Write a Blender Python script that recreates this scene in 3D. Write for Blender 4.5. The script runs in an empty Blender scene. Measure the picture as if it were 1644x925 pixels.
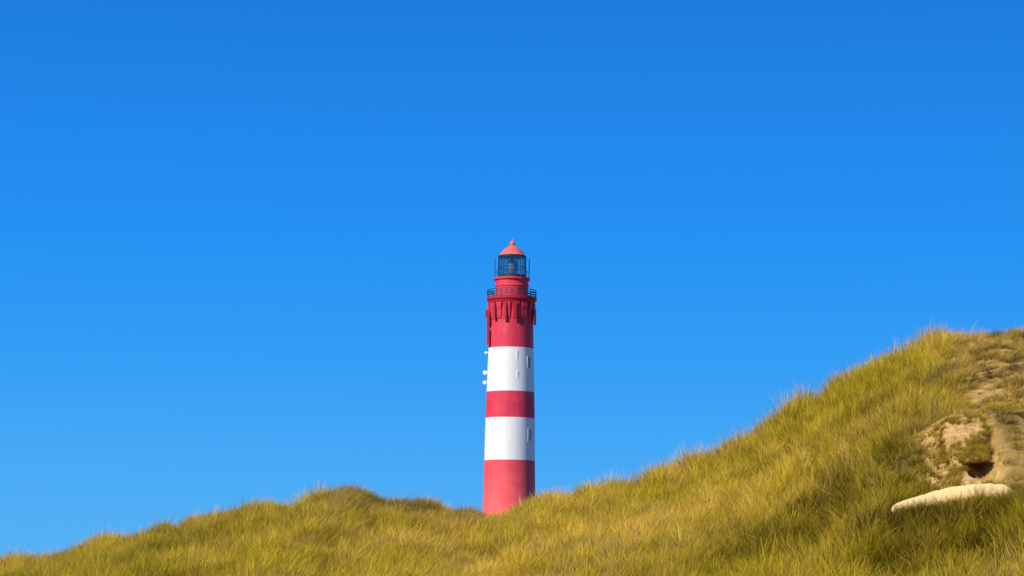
import bpy, math, random
import numpy as np
from mathutils import Vector, Matrix, Euler
random.seed(7); rng=np.random.default_rng(11)
scene=bpy.context.scene
scene.view_settings.view_transform='Standard'; scene.view_settings.look='None'; scene.view_settings.exposure=0
COL=scene.collection

# ---------------------------------------------------------------- camera
LENS=85.0; F=LENS/36*1644; CZ=1.7
PITCH=math.atan(477.5/F); ROLL=math.radians(0.75)
fw=Vector((0,math.cos(PITCH),math.sin(PITCH))); r0=Vector((1,0,0)); u0=Vector((0,-math.sin(PITCH),math.cos(PITCH)))
rt=r0*math.cos(ROLL)+u0*math.sin(ROLL); up=u0*math.cos(ROLL)-r0*math.sin(ROLL)
cd=bpy.data.cameras.new("camera"); cam=bpy.data.objects.new("camera",cd); COL.objects.link(cam)
M=Matrix((rt,up,-fw)).transposed().to_4x4(); M.translation=Vector((0,0,CZ)); cam.matrix_world=M
cd.lens=LENS; cd.sensor_width=36; cd.clip_start=0.1; cd.clip_end=20000
scene.camera=cam
def ray(u,v):
    return fw+rt*((u-822)/F)+up*((462.5-v)/F)
def at_y(u,v,Y):
    d=ray(u,v); k=Y/d.y; return Vector((d.x*k,Y,CZ+d.z*k))
def project(p):
    q=Vector(p)-Vector((0,0,CZ)); w=q.dot(fw)
    return 822+F*q.dot(rt)/w, 462.5-F*q.dot(up)/w

# ---------------------------------------------------------------- noise
def vnoise(x,y,seed=0):
    x=np.asarray(x,float); y=np.asarray(y,float)
    xi=np.floor(x).astype(np.int64); yi=np.floor(y).astype(np.int64)
    xf=x-xi; yf=y-yi; xf=xf*xf*(3-2*xf); yf=yf*yf*(3-2*yf)
    def h(a,b):
        n=(a*374761393+b*668265263+seed*1442695041)&0xffffffff
        n=((n^(n>>13))*1274126177)&0xffffffff
        return ((n^(n>>16))&0xffff)/65535.0
    return ((h(xi,yi)*(1-xf)+h(xi+1,yi)*xf)*(1-yf)+(h(xi,yi+1)*(1-xf)+h(xi+1,yi+1)*xf)*yf)*2-1
def fbm(x,y,seed=0,o=4):
    s=0;a=1;t=0
    for i in range(o):
        s=s+a*vnoise(x*2**i+i*13.7,y*2**i-i*7.1,seed+i); t+=a; a*=.5
    return s/t
def sstep(a,b,x):
    t=np.clip((x-a)/(b-a),0,1); return t*t*(3-2*t)

# ---------------------------------------------------------------- dune shape
crest=[(-900,960),(-400,935),(-150,912),(0,891),(60,886),(100,876),(170,858),(250,842),(330,822),(400,810),(480,794),(520,780),(560,774),(590,778),(612,793),(680,799),(740,803),
 (762,811),(776,824),(800,824),(815,810),(850,795),(900,784),(960,772),(1030,757),(1090,733),(1150,701),(1220,668),(1280,633),(1330,606),(1380,573),(1430,546),(1470,528),(1505,519),
 (1545,525),(1575,534),(1610,531),(1644,524),(1800,508),(2100,530),(2600,600)]
cu=np.array([c[0] for c in crest],float); cv=np.array([c[1] for c in crest],float)
def hs_u(u): return np.interp(u,[0,400,540,600,700,760,780,800,830,900,1100,1300,1450,1500,1550,1580,1644],[.55,.55,.65,.45,.45,.4,.3,.3,.45,.6,.75,.85,.88,.88,.6,.42,.35])
U=np.concatenate([np.arange(-900,-60,60),np.arange(-60,1720,12),np.arange(1740,2600,60)]).astype(float)
VT=np.interp(U,cu,cv)+(7+3*sstep(1000,1200,U))*vnoise(U/24,U*0,77)+4*vnoise(U/80,U*0,78)
YC=np.interp(U,[-400,0,560,822,1100,1644,2200],[60,57,52,51,51,48,46])
cx=np.zeros(len(U));cy=YC.copy();cz=np.zeros(len(U))
for i in range(len(U)):
    p=at_y(U[i],VT[i],YC[i]); cx[i]=p.x; cz[i]=max(.5,p.z-0.6*float(hs_u(U[i])))
TX,TY=0,365
TX=at_y(817,825,TY).x
SX=0;SY=24;LED=None
def H(x,y,scarp=True):
    x=np.asarray(x,float); y=np.asarray(y,float)
    Y=np.interp(x,cx,cy); zc=np.interp(x,cx,cz)
    t=np.clip((y-12)/(Y-12),0,1)
    k=np.clip((zc-1.8)/3.0,0,1)
    zs=np.interp(x,cx,CZS)
    zz_=zs+(zc-zs)*np.exp(-((y-Y)/5.0)**2)
    front=zz_*(t**1.9*(1-k)+(1-(1-t)**1.4)*k)
    b=np.clip((y-Y)/8,0,20)
    z=np.where(y<=Y,front,zz_*np.exp(-b*b))
    n=fbm(x/4.5+3,y/5.0,5,2)*.12+fbm(x/1.5,y/1.7,9,2)*.20+fbm(x/.8,y/.9,19,2)*.05
    near=np.exp(-((y-Y)/3.0)**2)
    z=z+n*(1-.75*near)*sstep(2,14,y)*(.45+.55*k)
    z=z+sstep(75,130,y)*(fbm(x/60,y/60,21,3)*1.2)*(1-sstep(400,900,y))
    z=z+sstep(75,200,np.abs(x))*fbm(x/60,y/60,31,3)*2.0*(1-sstep(400,900,y))
    z=z+10.4*np.exp(-(((x-TX)/30)**2+((y-TY)/34)**2))
    if scarp and LED is not None:
        lx_,lz_,ly=LED
        w=np.where(y<ly,np.exp(-((y-ly)/1.5)**2),np.exp(-((y-ly)/.8)**2))*np.exp(-np.abs((x-(lx_[0]+lx_[-1])/2)/1.25)**4)
        tgt=np.interp(x,lx_,lz_)-.04+.16*(y-ly)
        z=z+w*(tgt-z)
        gx=np.exp(-np.abs((x-SX-.1)/1.2)**3)
        z=z+.84*gx*sstep(SY+.15,SY+1.9,y)*np.exp(-np.clip(y-SY-1.9,0,50)/3.5)
    return z
def smooth_cz():
    k=np.ones(9)/9; return np.convolve(np.pad(cz,4,mode='edge'),k,'valid')
CZS=smooth_cz()
def dryzone(x,y):
    uu=822+F*x/np.maximum(y,1)
    return sstep(1500,1570,uu+40*fbm(x*1.2,y*.5,33,2))*sstep(27,31,y)
def grass_h(x,y):
    Yc=np.interp(x,cx,cy); uu=822+F*x/np.maximum(y,1)
    a=hs_u(uu); f=np.clip((Yc-y)/7,0,1)
    inner=np.interp(uu,[0,500,900,1300],[.50,.53,.57,.58])
    return (a*(1-f)+inner*f)*(1-.55*dryzone(x,y)*f)
for it in range(7):
    ysm=np.arange(16,66,.25)
    K=np.array([[*ray(u,v)] for u,v in zip(U,VT)])
    tx=K[:,0]/K[:,1]; tz=K[:,2]/K[:,1]
    Xg=tx[:,None]*ysm[None,:]; Yg=np.broadcast_to(ysm,Xg.shape)
    top=H(Xg,Yg)+.68*grass_h(Xg,Yg)
    el=((top-CZ)/Yg).max(1)
    cz=np.clip(cz+(tz-el)*YC*.8,.2,20); CZS=smooth_cz()

def hit(u,v,s=False):
    d=ray(u,v)
    ys=np.arange(10,75,.04); k=ys/d.y
    hh=H(d.x*k,ys,s); zz=CZ+d.z*k
    i=np.argmax(hh>zz)
    return float(d.x*k[i]),float(ys[i])
SX,SY=hit(1562,797)
lu=np.array([1422,1445,1470,1500,1530,1560,1590,1612,1625]); lv=np.array([811,805,797,789,782,777,777,780,788])
lv2=np.array([814,812,808,803,797,793,790,788,790])
lth=np.array([.01,.04,.08,.12,.15,.17,.14,.10,.02])
lcy=SY-.15
lpx=np.array([at_y(a,b,lcy).x for a,b in zip(lu,lv)]); lpz=np.array([at_y(a,b,lcy).z for a,b in zip(lu,lv)])
LED=(lpx,np.array([at_y(a,b,lcy).z for a,b in zip(lu,lv2)]),lcy)

def sandmask(x,y):
    g=lambda a,b,sx,sy:np.exp(-(((x-a)/sx)**2+((y-b)/sy)**2))
    m=1.2*g(SX+.08,SY+1.8,.32,2.0)
    for (u,v,sx,sy,w) in ((1585,635,.26,1.5,.9),(1600,590,.28,2.2,.7),(1625,700,.2,1.2,.4),(1590,560,.4,2,.4)):
        a,b=hit(u,v,True); m=m+w*g(a,b,sx,sy)
    n=fbm(x*4.0,y*2.4,44,4)
    m=m+.8*dryzone(x,y)*sstep(-.12,.18,fbm(x*4.2,y*2.0,46,4))
    return np.clip(m*(1+1.7*n),0,1)

# ---------------------------------------------------------------- helpers
def new_obj(name,verts,faces,mats=(),smooth=False,angle=None):
    me=bpy.data.meshes.new(name); me.from_pydata([tuple(v) for v in verts],[],faces)
    me.update()
    if smooth:
        me.shade_smooth()
        if angle: me.set_sharp_from_angle(angle=math.radians(angle))
    for m in mats: me.materials.append(m)
    o=bpy.data.objects.new(name,me); COL.objects.link(o); return o
def gridmesh(name,X,Y,Z):
    ny,nx=X.shape
    me=bpy.data.meshes.new(name)
    co=np.stack([X,Y,Z],-1).reshape(-1,3).astype(np.float32)
    idx=np.arange(nx*ny).reshape(ny,nx)
    q=np.stack([idx[:-1,:-1],idx[:-1,1:],idx[1:,1:],idx[1:,:-1]],-1).reshape(-1,4)
    me.vertices.add(len(co)); me.vertices.foreach_set("co",co.ravel())
    me.loops.add(q.size); me.loops.foreach_set("vertex_index",q.ravel().astype(np.int32))
    me.polygons.add(len(q)); me.polygons.foreach_set("loop_start",(np.arange(len(q))*4).astype(np.int32))
    me.polygons.foreach_set("use_smooth",np.ones(len(q),bool))
    me.update(calc_edges=True); me.validate()
    o=bpy.data.objects.new(name,me); COL.objects.link(o); return o
def mat(name):
    m=bpy.data.materials.new(name); m.use_nodes=True; nt=m.node_tree; b=nt.nodes["Principled BSDF"]; return m,nt,b
def paint(name,c,var=.12,rough=.55,streak=True,low=None):
    m,nt,b=mat(name); N=nt.nodes;L=nt.links
    tc=N.new("ShaderNodeTexCoord"); mp=N.new("ShaderNodeMapping"); mp.inputs['Scale'].default_value=(1.2,1.2,.18 if streak else 1.2)
    nz=N.new("ShaderNodeTexNoise"); nz.inputs['Scale'].default_value=1.3; nz.inputs['Detail'].default_value=6
    mx=N.new("ShaderNodeMix"); mx.data_type='RGBA'
    L.new(tc.outputs['Object'],mp.inputs[0]); L.new(mp.outputs[0],nz.inputs[0])
    mr=N.new("ShaderNodeMapRange"); mr.inputs[1].default_value=.35; mr.inputs[2].default_value=.7
    L.new(nz.outputs[0],mr.inputs[0]); L.new(mr.outputs[0],mx.inputs[0])
    mx.inputs[6].default_value=(*c,1); mx.inputs[7].default_value=(*[k*(1-var*1.6) for k in c],1)
    out=mx.outputs[2]
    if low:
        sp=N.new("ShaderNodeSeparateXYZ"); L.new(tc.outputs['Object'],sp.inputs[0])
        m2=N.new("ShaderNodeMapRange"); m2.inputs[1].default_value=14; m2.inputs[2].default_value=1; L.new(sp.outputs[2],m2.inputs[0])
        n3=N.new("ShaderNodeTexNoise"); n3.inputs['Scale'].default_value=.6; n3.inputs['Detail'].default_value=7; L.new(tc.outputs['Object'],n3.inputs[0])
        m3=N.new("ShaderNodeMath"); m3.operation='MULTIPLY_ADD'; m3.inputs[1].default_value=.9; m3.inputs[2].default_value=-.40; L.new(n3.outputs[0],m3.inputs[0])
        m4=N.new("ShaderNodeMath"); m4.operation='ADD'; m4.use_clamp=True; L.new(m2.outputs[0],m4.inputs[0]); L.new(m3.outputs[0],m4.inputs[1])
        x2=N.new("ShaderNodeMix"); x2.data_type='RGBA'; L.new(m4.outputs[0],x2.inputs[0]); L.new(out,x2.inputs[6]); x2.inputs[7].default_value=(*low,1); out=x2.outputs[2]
    L.new(out,b.inputs['Base Color']); b.inputs['Roughness'].default_value=rough
    b.inputs['Specular IOR Level'].default_value=.25
    return m

# ---------------------------------------------------------------- ground
def axis(segs):
    out=[]
    for a,b,s in segs: out+=list(np.arange(a,b,s))
    return np.array(out)
xs=axis([(-3000,-600,300),(-600,-100,25),(-100,-24,4),(-24,24,.15),(24,100,4),(100,600,25),(600,3001,300)])
ys=axis([(-600,-60,60),(-60,0,6),(0,14,.7),(14,66,.18),(66,100,2),(100,500,10),(500,1000,50),(1000,9001,500)])
X,Y=np.meshgrid(xs,ys); Z=H(X,Y)
sink=np.exp(-(((X-(SX+.08))/.34)**4+((Y-(SY+1.1))/1.1)**4))
Z=Z-.6*sink
ground=gridmesh("dune_ground",X,Y,Z); ground["kind"]="structure"; ground["label"]="grassy sand dunes rolling up to an uneven crest"
at=ground.data.attributes.new("sand","FLOAT","POINT"); at.data.foreach_set("value",sandmask(X,Y).ravel().astype(np.float32))
def sand_material(name,use_attr):
    m,nt,b=mat(name); N=nt.nodes;L=nt.links
    tc=N.new("ShaderNodeTexCoord")
    n1=N.new("ShaderNodeTexNoise"); n1.inputs['Scale'].default_value=7 if use_attr else 9; n1.inputs['Detail'].default_value=10; n1.inputs['Roughness'].default_value=.78
    n1.inputs['Distortion'].default_value=.5
    L.new(tc.outputs['Object'],n1.inputs[0])
    r=N.new("ShaderNodeValToRGB"); e=r.color_ramp.elements
    e[0].position=.35; e[0].color=(.24,.135,.03,1); e[1].position=.58
    e[1].color=(.78,.49,.17,1) if use_attr else (.88,.56,.22,1)
    k=e.new(.46); k.color=(.54,.33,.09,1) if use_attr else (.66,.40,.13,1)
    L.new(n1.outputs[0],r.inputs[0]); out=r.outputs[0]
    if use_attr:
        a=N.new("ShaderNodeAttribute"); a.attribute_name="sand"
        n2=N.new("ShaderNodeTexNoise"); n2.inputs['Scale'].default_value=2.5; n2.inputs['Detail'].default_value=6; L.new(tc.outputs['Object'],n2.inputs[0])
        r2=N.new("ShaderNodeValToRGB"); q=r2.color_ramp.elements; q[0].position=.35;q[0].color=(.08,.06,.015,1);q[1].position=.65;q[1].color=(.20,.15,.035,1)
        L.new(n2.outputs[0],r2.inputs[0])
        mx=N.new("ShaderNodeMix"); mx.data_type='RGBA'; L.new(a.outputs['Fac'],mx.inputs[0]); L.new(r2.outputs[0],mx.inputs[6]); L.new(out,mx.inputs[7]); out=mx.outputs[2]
    bp=N.new("ShaderNodeBump"); bp.inputs['Strength'].default_value=.9; bp.inputs['Distance'].default_value=.07
    if not use_attr:
        a=N.new("ShaderNodeAttribute"); a.attribute_name="bright"
        mx=N.new("ShaderNodeMix"); mx.data_type='RGBA'; L.new(a.outputs['Fac'],mx.inputs[0]); L.new(out,mx.inputs[6]); mx.inputs[7].default_value=(.90,.63,.29,1); out=mx.outputs[2]
        ml=N.new("ShaderNodeMath"); ml.operation='MULTIPLY_ADD'; ml.inputs[1].default_value=-.8; ml.inputs[2].default_value=.9; L.new(a.outputs['Fac'],ml.inputs[0]); L.new(ml.outputs[0],bp.inputs['Strength'])
    L.new(out,b.inputs['Base Color']); b.inputs['Roughness'].default_value=.95; b.inputs['Specular IOR Level'].default_value=.03
    L.new(n1.outputs[0],bp.inputs['Height']); L.new(bp.outputs[0],b.inputs['Normal'])
    return m
ground.data.materials.append(sand_material("dune_soil",True))

# eroded sandy scarp with hollow and ledge
xx=np.arange(SX-1.2,SX+.9,.009); yy=axis([(SY-.6,SY+2.2,.012),(SY+2.2,SY+5.2,.03)])
X,Y=np.meshgrid(xx,yy); Z=H(X,Y)
def warpx(x,y): return (x-SX-.10-.03*(y-SY))+.26*fbm(x*3.4+2,y*2.6,70,4)
wx=warpx(X,Y)
def halfw(Yv): return .27-.09*np.exp(-((Yv-SY-1.0)/.35)**2)-.02*np.clip(Yv-SY-1,0,4)
hw=halfw(Y)
body=np.exp(-np.abs(wx/hw)**4)*sstep(SY-.1,SY+.15,Y)*(1-sstep(SY+2.4,SY+5.0,Y))
lump=fbm(X*6,Y*4.5,60,5); rid=1-np.abs(fbm(X*8,Y*2.4,62,4))*2; crumb=fbm(X*18,Y*15,66,3)
ztop=np.interp(X,lpx,lpz); lw=np.interp(X,lpx,lth)+.03*fbm(X*7,X*0,5,3)
lc=lcy-.06+.05*fbm(X*3,X*0,6,2)
ledge=np.exp(-np.abs((Y-lc)/np.maximum(lw,.004))**2.5)*((X>lpx[0])&(X<lpx[-1]))
Z2=Z-.12+body*(.10+.05*lump+.03*rid+.045*crumb)
Z2=Z2*(1-ledge)+ledge*(ztop+.022*fbm(X*7,Y*9,65,4)+.04*(Y-lc))
wallf=sstep(SY+.1,SY+.35,Y)*(1-sstep(SY+1.5,SY+2.0,Y))
HC=at_y(1588,756,SY+.45)
nh=1.2*fbm(X*5+4,Z2*8,91,4)
hole=sstep(.0,.6,1.05-(((X-HC.x)/.25)**2+((Z2-HC.z)/.13)**2)+nh)*sstep(SY+.08,SY+.18,Y)*(1-sstep(SY+1.2,SY+1.3,Y))*(np.abs(X-HC.x)<.34)*(np.abs(Z2-HC.z)<.2)
Y2=Y+.5*hole+(.07*lump+.06*crumb)*wallf*(1-hole)
X2=X+.05*fbm(X*8,Y*8,81,3)*wallf
scarp=gridmesh("sand_scarp",X2,Y2,Z2); scarp["kind"]="structure"; scarp["label"]="eroded bare sand bank with dark hollow and pale ledge"
at=scarp.data.attributes.new("bright","FLOAT","POINT"); at.data.foreach_set("value",np.clip(ledge*1.0,0,.9).ravel().astype(np.float32))
scarp.data.materials.append(sand_material("eroded_sand",False))
pat=fbm(X*5.0,Y*3.6,99,3)
edge=np.clip(np.abs(wx)/hw,0,1)**3
prob=(body>.1)*(ledge<.05)*(hole<.05)*np.clip(.03+1.6*pat+.8*edge,0,1)*np.where(wallf>.1,1,.7)
prob=prob.ravel()/prob.sum(); pick=rng.choice(len(prob),900,p=prob)
pr2=((ledge>.02)&(ledge<.5)&(Y<lc)).astype(float)*np.clip(.4+1.5*fbm(X*5,Y*0,140,2),0,1); pr2=pr2.ravel()/pr2.sum(); pick=np.concatenate([pick,rng.choice(len(pr2),140,p=pr2)])
EX=X2.ravel()[pick];EY=Y2.ravel()[pick];EZ=Z2.ravel()[pick]

# ---------------------------------------------------------------- marram grass
def tuft_mesh(name,nb,rad,seed,lean=.55,hmin=.5,hmax=.95,wd=(.0025,.0058)):
    r=np.random.default_rng(seed); V=[];Fc=[];T=[];R=[]
    for b in range(nb):
        a=r.uniform(0,2*math.pi); d=rad*math.sqrt(r.uniform())
        bx,by=d*math.cos(a),d*math.sin(a); L=r.uniform(hmin,hmax)*(1-.3*(d/rad)); w=r.uniform(*wd)
        dx=lean*r.uniform(.2,1.5)+.6*math.cos(a)*d/rad+r.normal(0,.36); dy=.55*math.sin(a)*d/rad+r.normal(0,.34)
        fa=r.uniform(0,math.pi); fx,fy=math.cos(fa),math.sin(fa)
        rn=r.uniform(); S=5; x,y,z=bx,by,-.05; base=len(V)
        for s in range(S+1):
            t=s/S; ww=w*(1-t**1.8)+.0006
            V.append((x-fx*ww,y-fy*ww,z)); V.append((x+fx*ww,y+fy*ww,z)); T+=[t,t]; R+=[rn,rn]
            k=t*1.6+.15
            v=Vector((dx*k,dy*k,1)).normalized()*(L/S); x+=v.x;y+=v.y;z+=v.z
        for s in range(S):
            i=base+2*s; Fc.append((i,i+1,i+3,i+2))
    me=bpy.data.meshes.new(name); me.from_pydata(V,[],Fc)
    a1=me.attributes.new("along","FLOAT","POINT"); a1.data.foreach_set("value",np.array(T,np.float32))
    a2=me.attributes.new("rnd","FLOAT","POINT"); a2.data.foreach_set("value",np.array(R,np.float32))
    me.shade_smooth()
    return me
gm=bpy.data.materials.new("marram_grass"); gm.use_nodes=True; nt=gm.node_tree; N=nt.nodes;L=nt.links; N.clear()
def attr(n,t='GEOMETRY'):
    a=N.new("ShaderNodeAttribute"); a.attribute_name=n; a.attribute_type=t; return a.outputs['Fac']
def math_(op,a,b,c=None):
    m=N.new("ShaderNodeMath"); m.operation=op
    for i,v in enumerate((a,b,c)):
        if v is None: continue
        if isinstance(v,(int,float)): m.inputs[i].default_value=v
        else: L.new(v,m.inputs[i])
    return m.outputs[0]
dry=attr("dry",'INSTANCER'); shade=attr("shade",'INSTANCER'); along=attr("along"); rnd=attr("rnd")
f=math_('ADD',math_('MULTIPLY',rnd,.45),math_('MULTIPLY',dry,.58))
f=math_('ADD',f,math_('MULTIPLY',along,.10))
rp=N.new("ShaderNodeValToRGB"); e=rp.color_ramp.elements
e[0].position=0; e[0].color=(.145,.128,.011,1); e[1].position=1; e[1].color=(.66,.43,.14,1)
for p_,c_ in ((.25,(.325,.25,.014)),(.5,(.525,.385,.024)),(.75,(.64,.435,.05))):
    k=e.new(p_); k.color=(*c_,1)
L.new(f,rp.inputs[0])
mm=N.new("ShaderNodeMix"); mm.data_type='RGBA'; mm.blend_type='MULTIPLY'; mm.inputs[0].default_value=1
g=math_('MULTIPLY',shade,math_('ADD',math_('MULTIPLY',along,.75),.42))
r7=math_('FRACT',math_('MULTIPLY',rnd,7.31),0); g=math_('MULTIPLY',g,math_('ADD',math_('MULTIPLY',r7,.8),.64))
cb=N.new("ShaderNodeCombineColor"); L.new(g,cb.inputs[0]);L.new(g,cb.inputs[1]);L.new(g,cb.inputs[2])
L.new(rp.outputs[0],mm.inputs[6]); L.new(cb.outputs[0],mm.inputs[7])
df=N.new("ShaderNodeBsdfDiffuse"); tr=N.new("ShaderNodeBsdfTranslucent"); ms=N.new("ShaderNodeMixShader"); ms.inputs[0].default_value=.3
L.new(mm.outputs[2],df.inputs[0]); L.new(mm.outputs[2],tr.inputs[0]); L.new(df.outputs[0],ms.inputs[1]); L.new(tr.outputs[0],ms.inputs[2])
o_=N.new("ShaderNodeOutputMaterial"); L.new(ms.outputs[0],o_.inputs[0])
tc_=bpy.data.collections.new("grass_sources")
for i in range(8):
    me=tuft_mesh("grass_tuft",70,.14,100+i,lean=.45 if i<5 else .15,hmin=.3,hmax=.88 if i<5 else .7); me.materials.append(gm)
    o=bpy.data.objects.new("t%02d"%i,me); tc_.objects.link(o)
for i in range(8,10):
    me=tuft_mesh("grass_tuft",16,.15,100+i,lean=.3,hmin=.65,hmax=1.0); me.materials.append(gm)
    o=bpy.data.objects.new("t%02d"%i,me); tc_.objects.link(o)

n=64000
yy=rng.uniform(14,63,n*2); xx=rng.uniform(-1,1,n*2)*(.27*yy+2.5)
keep=rng.uniform(0,1,n*2)<(.27*yy+2.5)/19.6
xx=xx[keep];yy=yy[keep]
Yc=np.interp(xx,cx,cy); k=(yy<Yc+7); xx=xx[k];yy=yy[k];Yc=Yc[k]
sm=sandmask(xx,yy); dz=dryzone(xx,yy)
k=(sm*.88<rng.uniform(0.1,1,len(xx)))
k&=~((np.abs(warpx(xx,yy))<halfw(yy)+.01)&(yy>SY-.1)&(yy<SY+3.0))
k&=~((np.abs(xx-HC.x)<.28)&(yy>SY-.3)&(yy<SY+1.0))
k&=~((xx>lpx[0]+.03)&(xx<lpx[-1]-.02)&(yy>lcy-.16)&(yy<lcy+.2))
tus=fbm(xx*2.4,yy*2.0,3,3)
k&=tus+rng.normal(0,.2,len(xx))>-.45
xx=xx[k];yy=yy[k];sm=sm[k];tus=tus[k];dz=dz[k];Yc=Yc[k]
zz=H(xx,yy)
hs=grass_h(xx,yy)
near_s=np.exp(-(((xx-SX)/.6)**4+((yy-SY-1.2)/1.8)**4))
hs=hs*(1-.7*sm)*(1-.6*near_s)*np.clip(1.0+.7*tus,.45,1.3)*rng.uniform(.65,1.18,len(xx))
cr_=np.exp(-((yy-Yc)/2.5)**2); hs*=1+cr_*np.clip(.7*fbm(xx*2.4,yy*.3,120,2),-.38,.28)
q_a=np.array([at_y(a,b,lcy).x/lcy for a,b in zip(lu,lv2)]); q_z=np.array([(at_y(a,b,lcy).z-CZ)/lcy for a,b in zip(lu,lv2)])
q=xx/yy; zl=CZ+yy*np.interp(q,q_a,q_z)
capm=(q>q_a[0]-.006)&(q<q_a[-1]+.006)&(yy<lcy+.1)&(yy>lcy-5)
hs=np.where(capm,np.minimum(hs,np.clip((zl-zz+.02)/.62,.09,2)*rng.uniform(.8,1.35,len(xx))),hs)
dryv=.46+.32*fbm(xx*.33,yy*.2,50,3)+.45*fbm(xx*2.1,yy*1.7,51,3)+rng.normal(0,.17,len(xx))
shv=1.05+.16*fbm(xx*.5,yy*.25,60,3)+.38*tus+rng.normal(0,.16,len(xx))
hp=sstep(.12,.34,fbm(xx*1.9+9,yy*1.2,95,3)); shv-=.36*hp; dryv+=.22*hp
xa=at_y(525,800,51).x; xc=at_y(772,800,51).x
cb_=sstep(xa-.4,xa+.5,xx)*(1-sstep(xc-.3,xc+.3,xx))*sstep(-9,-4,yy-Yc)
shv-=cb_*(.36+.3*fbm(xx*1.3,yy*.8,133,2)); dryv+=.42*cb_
def blob(u,v,sx,sy):
    a,b=hit(u,v); return np.exp(-(((xx-a)/sx)**2+((yy-b)/sy)**2))
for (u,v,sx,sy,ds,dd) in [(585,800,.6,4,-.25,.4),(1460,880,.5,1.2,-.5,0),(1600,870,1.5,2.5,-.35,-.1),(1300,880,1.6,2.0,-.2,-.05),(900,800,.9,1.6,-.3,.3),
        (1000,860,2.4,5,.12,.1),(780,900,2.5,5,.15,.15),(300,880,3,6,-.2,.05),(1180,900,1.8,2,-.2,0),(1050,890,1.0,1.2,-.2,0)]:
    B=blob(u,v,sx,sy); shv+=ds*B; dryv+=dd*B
shv=np.clip(shv+dz*rng.normal(-.03,.28,len(xx)),.20,1.6); dryv=np.clip(dryv+.25*sm+.45*dz,0,1.1)
ne=len(EX)
xx=np.concatenate([xx,EX]);yy=np.concatenate([yy,EY]);zz=np.concatenate([zz,EZ-.01]);he=rng.uniform(.07,.20,ne); he[-140:]*=.6; hs=np.concatenate([hs,he])
dryv=np.concatenate([dryv,rng.uniform(.3,1,ne)]);shv=np.concatenate([shv,rng.uniform(.55,1.2,ne)])
P=np.stack([xx,yy,zz],-1).astype(np.float32); m_=len(P)
me=bpy.data.meshes.new("dune_grass"); me.vertices.add(m_); me.vertices.foreach_set("co",P.ravel()); me.update()
def addf(nm,v): a=me.attributes.new(nm,"FLOAT","POINT"); a.data.foreach_set("value",v.astype(np.float32))
addf("dry",dryv);addf("shade",shv)
a=me.attributes.new("pick","INT","POINT"); pk=np.where(rng.uniform(0,1,m_)<.08,rng.integers(8,10,m_),rng.integers(0,8,m_)); a.data.foreach_set("value",pk.astype(np.int32))
a=me.attributes.new("rot","FLOAT_VECTOR","POINT"); rv=np.stack([rng.normal(0,.16,m_),rng.normal(.04,.2,m_),rng.normal(0,.8,m_)],-1); a.data.foreach_set("vector",rv.astype(np.float32).ravel())
a=me.attributes.new("siz","FLOAT_VECTOR","POINT"); q_=rng.uniform(.8,1.25,m_); sx_=np.where(np.arange(m_)>=m_-ne,.22,(.45+.5*hs)); sv=np.stack([sx_*q_,sx_*q_,hs],-1); a.data.foreach_set("vector",sv.astype(np.float32).ravel())
grass=bpy.data.objects.new("dune_grass",me); COL.objects.link(grass); grass["kind"]="stuff"; grass["label"]="wind-blown olive and straw marram grass covering the dunes"; me.materials.append(gm)
ng=bpy.data.node_groups.new("grass_scatter","GeometryNodeTree")
ng.interface.new_socket("Geometry",in_out='INPUT',socket_type='NodeSocketGeometry'); ng.interface.new_socket("Geometry",in_out='OUTPUT',socket_type='NodeSocketGeometry')
gi=ng.nodes.new("NodeGroupInput");go=ng.nodes.new("NodeGroupOutput"); iop=ng.nodes.new("GeometryNodeInstanceOnPoints"); ci=ng.nodes.new("GeometryNodeCollectionInfo")
ci.inputs['Collection'].default_value=tc_; ci.inputs['Separate Children'].default_value=True; ci.inputs['Reset Children'].default_value=True
def na(nm,ty):
    q=ng.nodes.new("GeometryNodeInputNamedAttribute"); q.data_type=ty; q.inputs['Name'].default_value=nm; return q.outputs['Attribute']
e2r=ng.nodes.new("FunctionNodeEulerToRotation")
ng.links.new(gi.outputs[0],iop.inputs['Points']); ng.links.new(ci.outputs[0],iop.inputs['Instance']); iop.inputs['Pick Instance'].default_value=True
ng.links.new(na("pick","INT"),iop.inputs['Instance Index']); ng.links.new(na("rot","FLOAT_VECTOR"),e2r.inputs[0]); ng.links.new(e2r.outputs[0],iop.inputs['Rotation'])
ng.links.new(na("siz","FLOAT_VECTOR"),iop.inputs['Scale']); ng.links.new(iop.outputs[0],go.inputs[0])
md=grass.modifiers.new("scatter","NODES"); md.node_group=ng

# ---------------------------------------------------------------- lighthouse
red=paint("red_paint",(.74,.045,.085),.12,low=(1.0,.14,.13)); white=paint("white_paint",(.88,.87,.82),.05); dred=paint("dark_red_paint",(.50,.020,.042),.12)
bred=paint("bracket_red_paint",(.66,.045,.07),.1)
salmon=paint("roof_red_paint",(.90,.16,.12),.06,.45,False); iron=paint("iron_paint",(.035,.055,.08),.1,.5,False); bronze=paint("lens_brass",(.22,.32,.36),.2,.3,False)
pane=paint("window_pane",(.38,.42,.48),.1,.15,False); frame_m=paint("window_frame",(.66,.66,.65),.1)
glass,gnt,gb=mat("lantern_glass"); GN=gnt.nodes; GN.remove(gb)
t1=GN.new("ShaderNodeBsdfTransparent"); t1.inputs[0].default_value=(.70,.80,.78,1); t2=GN.new("ShaderNodeBsdfGlossy"); t2.inputs[0].default_value=(.7,.8,.9,1); t2.inputs['Roughness'].default_value=.08
t3=GN.new("ShaderNodeMixShader"); t3.inputs[0].default_value=.16
gnt.links.new(t1.outputs[0],t3.inputs[1]);gnt.links.new(t2.outputs[0],t3.inputs[2]);gnt.links.new(t3.outputs[0],GN["Material Output"].inputs[0])

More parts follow.
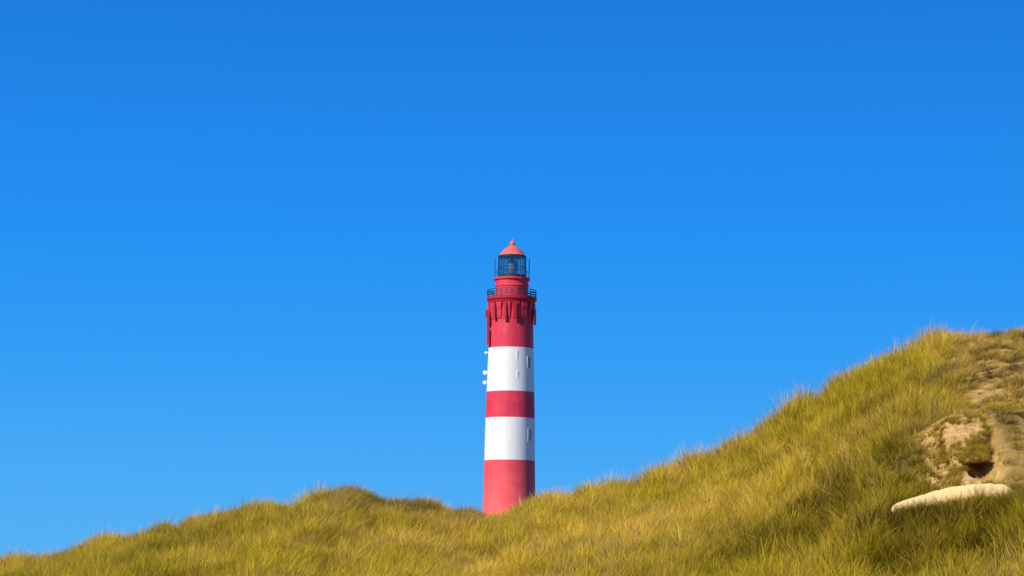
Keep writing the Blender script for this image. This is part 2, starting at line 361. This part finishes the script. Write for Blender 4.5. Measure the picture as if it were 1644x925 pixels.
base_z=float(H(TX,TY))-.2
def z_at(v):
    lo,hi=0,80
    for _ in range(50):
        m=(lo+hi)/2
        if project((TX,TY,m))[1]>v: lo=m
        else: hi=m
    return lo-base_z
PX=TY/F*1.0
tower=bpy.data.objects.new("lighthouse",None); COL.objects.link(tower); tower.location=(TX,TY,base_z)
tower["label"]="tall red and white banded lighthouse standing behind grassy dunes"; tower["category"]="lighthouse"
def child(o,parent=tower):
    o.parent=parent; return o
def lathe(name,prof,mats,mi=None,n=72,angle=35,cap=True):
    V=[];Fc=[];MI=[]
    for r,z in prof:
        for i in range(n):
            a=2*math.pi*i/n; V.append((r*math.cos(a),r*math.sin(a),z))
    for j in range(len(prof)-1):
        for i in range(n):
            Fc.append((j*n+i,j*n+(i+1)%n,(j+1)*n+(i+1)%n,(j+1)*n+i)); MI.append(mi[j] if mi else 0)
    if cap:
        Fc.append(tuple(range(n))[::-1]); MI.append(MI[0]); Fc.append(tuple((len(prof)-1)*n+i for i in range(n))); MI.append(MI[-2])
    o=new_obj(name,V,Fc,mats,True,angle)
    o.data.polygons.foreach_set("material_index",MI); return o
def boxv(V,Fc,c,s,rot=0.0):
    b=len(V); cr,sr=math.cos(rot),math.sin(rot)
    for k in range(8):
        x=(1 if k&1 else -1)*s[0]/2; y=(1 if k&2 else -1)*s[1]/2; z=(1 if k&4 else -1)*s[2]/2
        V.append((c[0]+x*cr-y*sr,c[1]+x*sr+y*cr,c[2]+z))
    for q in ((0,2,3,1),(4,5,7,6),(0,1,5,4),(2,6,7,3),(0,4,6,2),(1,3,7,5)): Fc.append(tuple(b+i for i in q))
def tube(V,Fc,p,q,r,n=8):
    p=Vector(p);q=Vector(q); d=(q-p).normalized(); a=d.orthogonal().normalized(); b=d.cross(a); s=len(V)
    for c in (p,q):
        for i in range(n):
            t=2*math.pi*i/n; V.append(tuple(c+(a*math.cos(t)+b*math.sin(t))*r))
    for i in range(n): Fc.append((s+i,s+(i+1)%n,s+n+(i+1)%n,s+n+i))
    Fc.append(tuple(s+i for i in range(n))[::-1]);Fc.append(tuple(s+n+i for i in range(n)))
def ring(V,Fc,R,z,r,n=64,m=6):
    s=len(V)
    for i in range(n):
        a=2*math.pi*i/n
        for j in range(m):
            t=2*math.pi*j/m; V.append(((R+r*math.cos(t))*math.cos(a),(R+r*math.cos(t))*math.sin(a),z+r*math.sin(t)))
    for i in range(n):
        for j in range(m): Fc.append((s+i*m+j,s+((i+1)%n)*m+j,s+((i+1)%n)*m+(j+1)%m,s+i*m+(j+1)%m))
vs=[(825,42.6),(740,40.6),(672,39.6),(630,38.5),(560,36.4),(492,34.8)]
Zs=[(z_at(v),w*PX) for v,w in vs]
prof=[(Zs[0][1]+.25,-1.5)]+[(w,z) for z,w in Zs]
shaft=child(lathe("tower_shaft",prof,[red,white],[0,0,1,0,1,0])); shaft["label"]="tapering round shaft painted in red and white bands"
def rs(z):
    zz_=[a for a,b in Zs]; ww=[b for a,b in Zs]; return float(np.interp(z,zz_,ww))
zg=z_at(478)
gal=child(lathe("gallery",[(35.2*PX,z_at(494)),(36.6*PX,z_at(490.5)),(36.9*PX,z_at(488)),(38.6*PX,z_at(486)),(38.9*PX,z_at(484)),(40.6*PX,z_at(482.5)),(40.6*PX,zg)],[dred])); 
V=[];Fc=[]
for i in range(28):
    a=2*math.pi*i/28; x,y=39.3*PX*math.cos(a),39.3*PX*math.sin(a); tube(V,Fc,(x,y,zg-.02),(x,y,z_at(467)),.055,6)
for k in (0.3,.65,1): ring(V,Fc,39.3*PX,zg+(z_at(467)-zg)*k,.055)
rail=child(new_obj("railing",V,Fc,[iron]),gal)
zt=z_at(490); zb_=z_at(515)
for i in range(16):
    a=2*math.pi*(i+.5)/16; ra=35*PX; V=[];Fc=[]
    pr=[(ra-.15,zt),(38.4*PX,zt+.15),(38.4*PX,zt-.5),(37.4*PX,zt-1.0),(37.0*PX,zt-1.8),(36.6*PX,zb_+.25),(rs(zb_)+.04,zb_)]
    pr.append((ra-.15,zb_)); w=.44
    for s in (-1,1):
        for r,z in pr: V.append((r*math.cos(a)-s*w*math.sin(a),r*math.sin(a)+s*w*math.cos(a),z))
    k=len(pr); Fc.append(tuple(range(k)));Fc.append(tuple(range(2*k-1,k-1,-1)))
    for j in range(k): Fc.append((j,j+k,(j+1)%k+k,(j+1)%k))
    child(new_obj("bracket",V,Fc,[bred]),gal)
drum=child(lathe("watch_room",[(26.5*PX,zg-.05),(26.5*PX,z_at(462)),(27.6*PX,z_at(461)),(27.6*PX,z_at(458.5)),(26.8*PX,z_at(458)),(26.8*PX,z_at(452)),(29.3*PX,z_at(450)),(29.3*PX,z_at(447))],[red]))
V=[];Fc=[]
a=math.radians(-62); r=26.5*PX
boxv(V,Fc,(r*math.cos(a),r*math.sin(a),zg+.9),(.12,.75,1.7),a)
child(new_obj("door",V,Fc,[dred]),drum)
zl0=z_at(447); zl1=z_at(412)
lant=child(lathe("lantern_room",[(22.8*PX,zl0-.02),(22.8*PX,zl0+.45),(22.2*PX,zl0+.45)],[iron],cap=False))
V=[];Fc=[];R=22.4*PX
for i in range(12):
    a=2*math.pi*(i+.25)/12; boxv(V,Fc,(R*math.cos(a),R*math.sin(a),(zl0+zl1)/2),(.10,.08,zl1-zl0),a)
for k in (.50,.97): ring(V,Fc,R,zl0+(zl1-zl0)*k,.05)
child(new_obj("glazing_bars",V,Fc,[iron]),lant)
child(lathe("lantern_glazing",[(R-.06,zl0+.4),(R-.06,zl1)],[glass],cap=False),lant)
zm=(zl0+zl1)/2
child(lathe("lens",[(.3,zl0),(.3,zm-1.0),(.6,zm-.9),(.75,zm-.4),(.82,zm+.1),(.75,zm+.6),(.6,zm+1.05),(.25,zm+1.15),(.2,zl1)],[bronze],n=32),lant)
V=[];Fc=[];R2=27.6*PX
for i in range(12):
    a=2*math.pi*(i)/12; x,y=R2*math.cos(a),R2*math.sin(a); tube(V,Fc,(x,y,zl0-.05),(x,y,z_at(415) if i%2==0 else zl0+1.0),.06 if i%2==0 else .03,6)
ring(V,Fc,R2,zl0+1.0,.03)
child(new_obj("lantern_railing",V,Fc,[iron]),lant)
dome=child(lathe("roof",[(21*PX,z_at(412.6)),(22*PX,z_at(412.3)),(22*PX,z_at(410.6)),(19.8*PX,z_at(409)),(18*PX,z_at(406)),(14.2*PX,z_at(401.5)),(9.5*PX,z_at(397.8)),(5*PX,z_at(395.3)),(3*PX,z_at(394))],[salmon,iron],[1,1,0,0,0,0,0,0]))
zc_=z_at(391.3); rb=4.3*PX
pf=[(3*PX,z_at(394.5))]+[(rb*math.cos(t),zc_+rb*math.sin(t)) for t in np.linspace(-.9,1.35,9)]+[(.08,zc_+rb*1.1),(.05,z_at(383.5))]
child(lathe("finial",pf,[salmon],n=24),dome)
def surf(u,v):
    z=z_at(v); r=rs(z); uc=project((TX,TY,base_z+z))[0]
    s=max(-1,min(1,(u-uc)*PX/r)); return -math.pi/2+math.asin(s),r,z
def window(u,v,h=1.7,w=.65):
    a,r,z=surf(u,v); n=(math.cos(a),math.sin(a))
    fr_V=[];fr_F=[]
    for s in (-1,1): boxv(fr_V,fr_F,(n[0]*(r-.02)-n[1]*s*(w/2+.04),n[1]*(r-.02)+n[0]*s*(w/2+.04),z),(.12,.08,h),a)
    for s in (-1,1): boxv(fr_V,fr_F,(n[0]*(r-.02),n[1]*(r-.02),z+s*(h/2+.04)),(.13,w+.2,.08),a)
    pv=[];pf_=[]; boxv(pv,pf_,(n[0]*(r-.03),n[1]*(r-.03),z),(.10,w,h),a)
    wo=child(new_obj("window",pv,pf_,[pane])); child(new_obj("frame",fr_V,fr_F,[frame_m]),wo)
for u,v in ((849,584),(850,700)): window(u,v)
def panel(u,v,h,w,off,m,adeg=None,th=.14):
    a,r,z=surf(u,v)
    if adeg is not None: a=math.radians(adeg)
    n=(math.cos(a),math.sin(a)); V=[];Fc=[]
    R=r+off; boxv(V,Fc,(n[0]*R,n[1]*R,z),(th,w,h),a)
    if off>.15:
        for s in (-1,1): boxv(V,Fc,(n[0]*(r+off/2-.03),n[1]*(r+off/2-.03),z+s*h*.3),(off-.02,.1,.1),a)
    o=child(new_obj("antenna_panel",V,Fc,[m])); return o
def dish(u,v,r_,off,m,adeg):
    _,r,z=surf(u,v); a=math.radians(adeg); n=Vector((math.cos(a),math.sin(a),0)); V=[];Fc=[]
    c=n*(r+off)+Vector((0,0,z))
    f=(n*.3+Vector((0,-1,0))).normalized()
    tube(V,Fc,c,c+f*.3,r_,16); tube(V,Fc,n*(r-.05)+Vector((0,0,z)),c,.07,6)
    o=child(new_obj("antenna_dish",V,Fc,[m])); return o
for u,v,h,w in ((797,503,2.4,.5),(812,503,2.7,.45),(826,502,2.6,.5)): panel(u,v,h,w,.48,dred)
panel(790,513,2.2,1.0,.42,dred,200); panel(790,504,1.2,.8,.6,dred,188); panel(790,543,2.4,1.0,.32,dred,200); panel(790,527,1.0,.8,.3,dred,192); panel(850,510,2.4,1.0,.42,dred,-20)
panel(830,574,1.5,.20,.02,white,th=.07); panel(831,604,1.1,.20,.02,white,th=.07)
dish(780,567,.2,.3,white,180); dish(780,599,.32,.3,white,180); dish(780,615,.28,.3,white,182)

# ---------------------------------------------------------------- sky and sun
AZ=48; EL=36
sd=Vector((-math.sin(math.radians(AZ))*math.cos(math.radians(EL)),-math.cos(math.radians(AZ))*math.cos(math.radians(EL)),math.sin(math.radians(EL))))
sl=bpy.data.lights.new("sun","SUN"); sl.energy=4.9; sl.angle=math.radians(.5); sl.color=(1,.945,.83)
so=bpy.data.objects.new("sun",sl); COL.objects.link(so); so.rotation_euler=sd.to_track_quat('Z','Y').to_euler(); so.location=(-20,-20,40)
w=bpy.data.worlds.new("World"); scene.world=w; w.use_nodes=True; nt=w.node_tree; N=nt.nodes;L=nt.links
bg=N["Background"]
sk=N.new("ShaderNodeTexSky"); sk.sky_type='NISHITA'; sk.sun_disc=False; sk.sun_elevation=math.radians(EL); sk.sun_rotation=math.radians(180+AZ)
tc=N.new("ShaderNodeTexCoord"); sx=N.new("ShaderNodeSeparateXYZ"); L.new(tc.outputs['Generated'],sx.inputs[0])
cr=N.new("ShaderNodeValToRGB"); L.new(sx.outputs[2],cr.inputs[0]); e=cr.color_ramp.elements
def lin(c): return tuple(((k/255+.055)/1.055)**2.4 if k/255>.04045 else k/255/12.92 for k in c)+(1,)
e[0].position=0; e[0].color=lin((92,180,244)); e[1].position=1; e[1].color=lin((14,78,170))
for p_,c_ in ((.0155,(83,176,246)),(.048,(69,170,248)),(.087,(49,158,246)),(.138,(32,146,244)),(.187,(29,135,235)),(.238,(24,123,223)),(.5,(20,98,196))):
    k=e.new(p_); k.color=lin(c_)
mx=N.new("ShaderNodeMix"); mx.data_type='RGBA'; mx.inputs[0].default_value=.015
mu=N.new("ShaderNodeVectorMath"); mu.operation='SCALE'; mu.inputs['Scale'].default_value=.1
L.new(sk.outputs[0],mu.inputs[0]); L.new(cr.outputs[0],mx.inputs[6]); L.new(mu.outputs[0],mx.inputs[7])
L.new(mx.outputs[2],bg.inputs[0]); bg.inputs[1].default_value=1.0
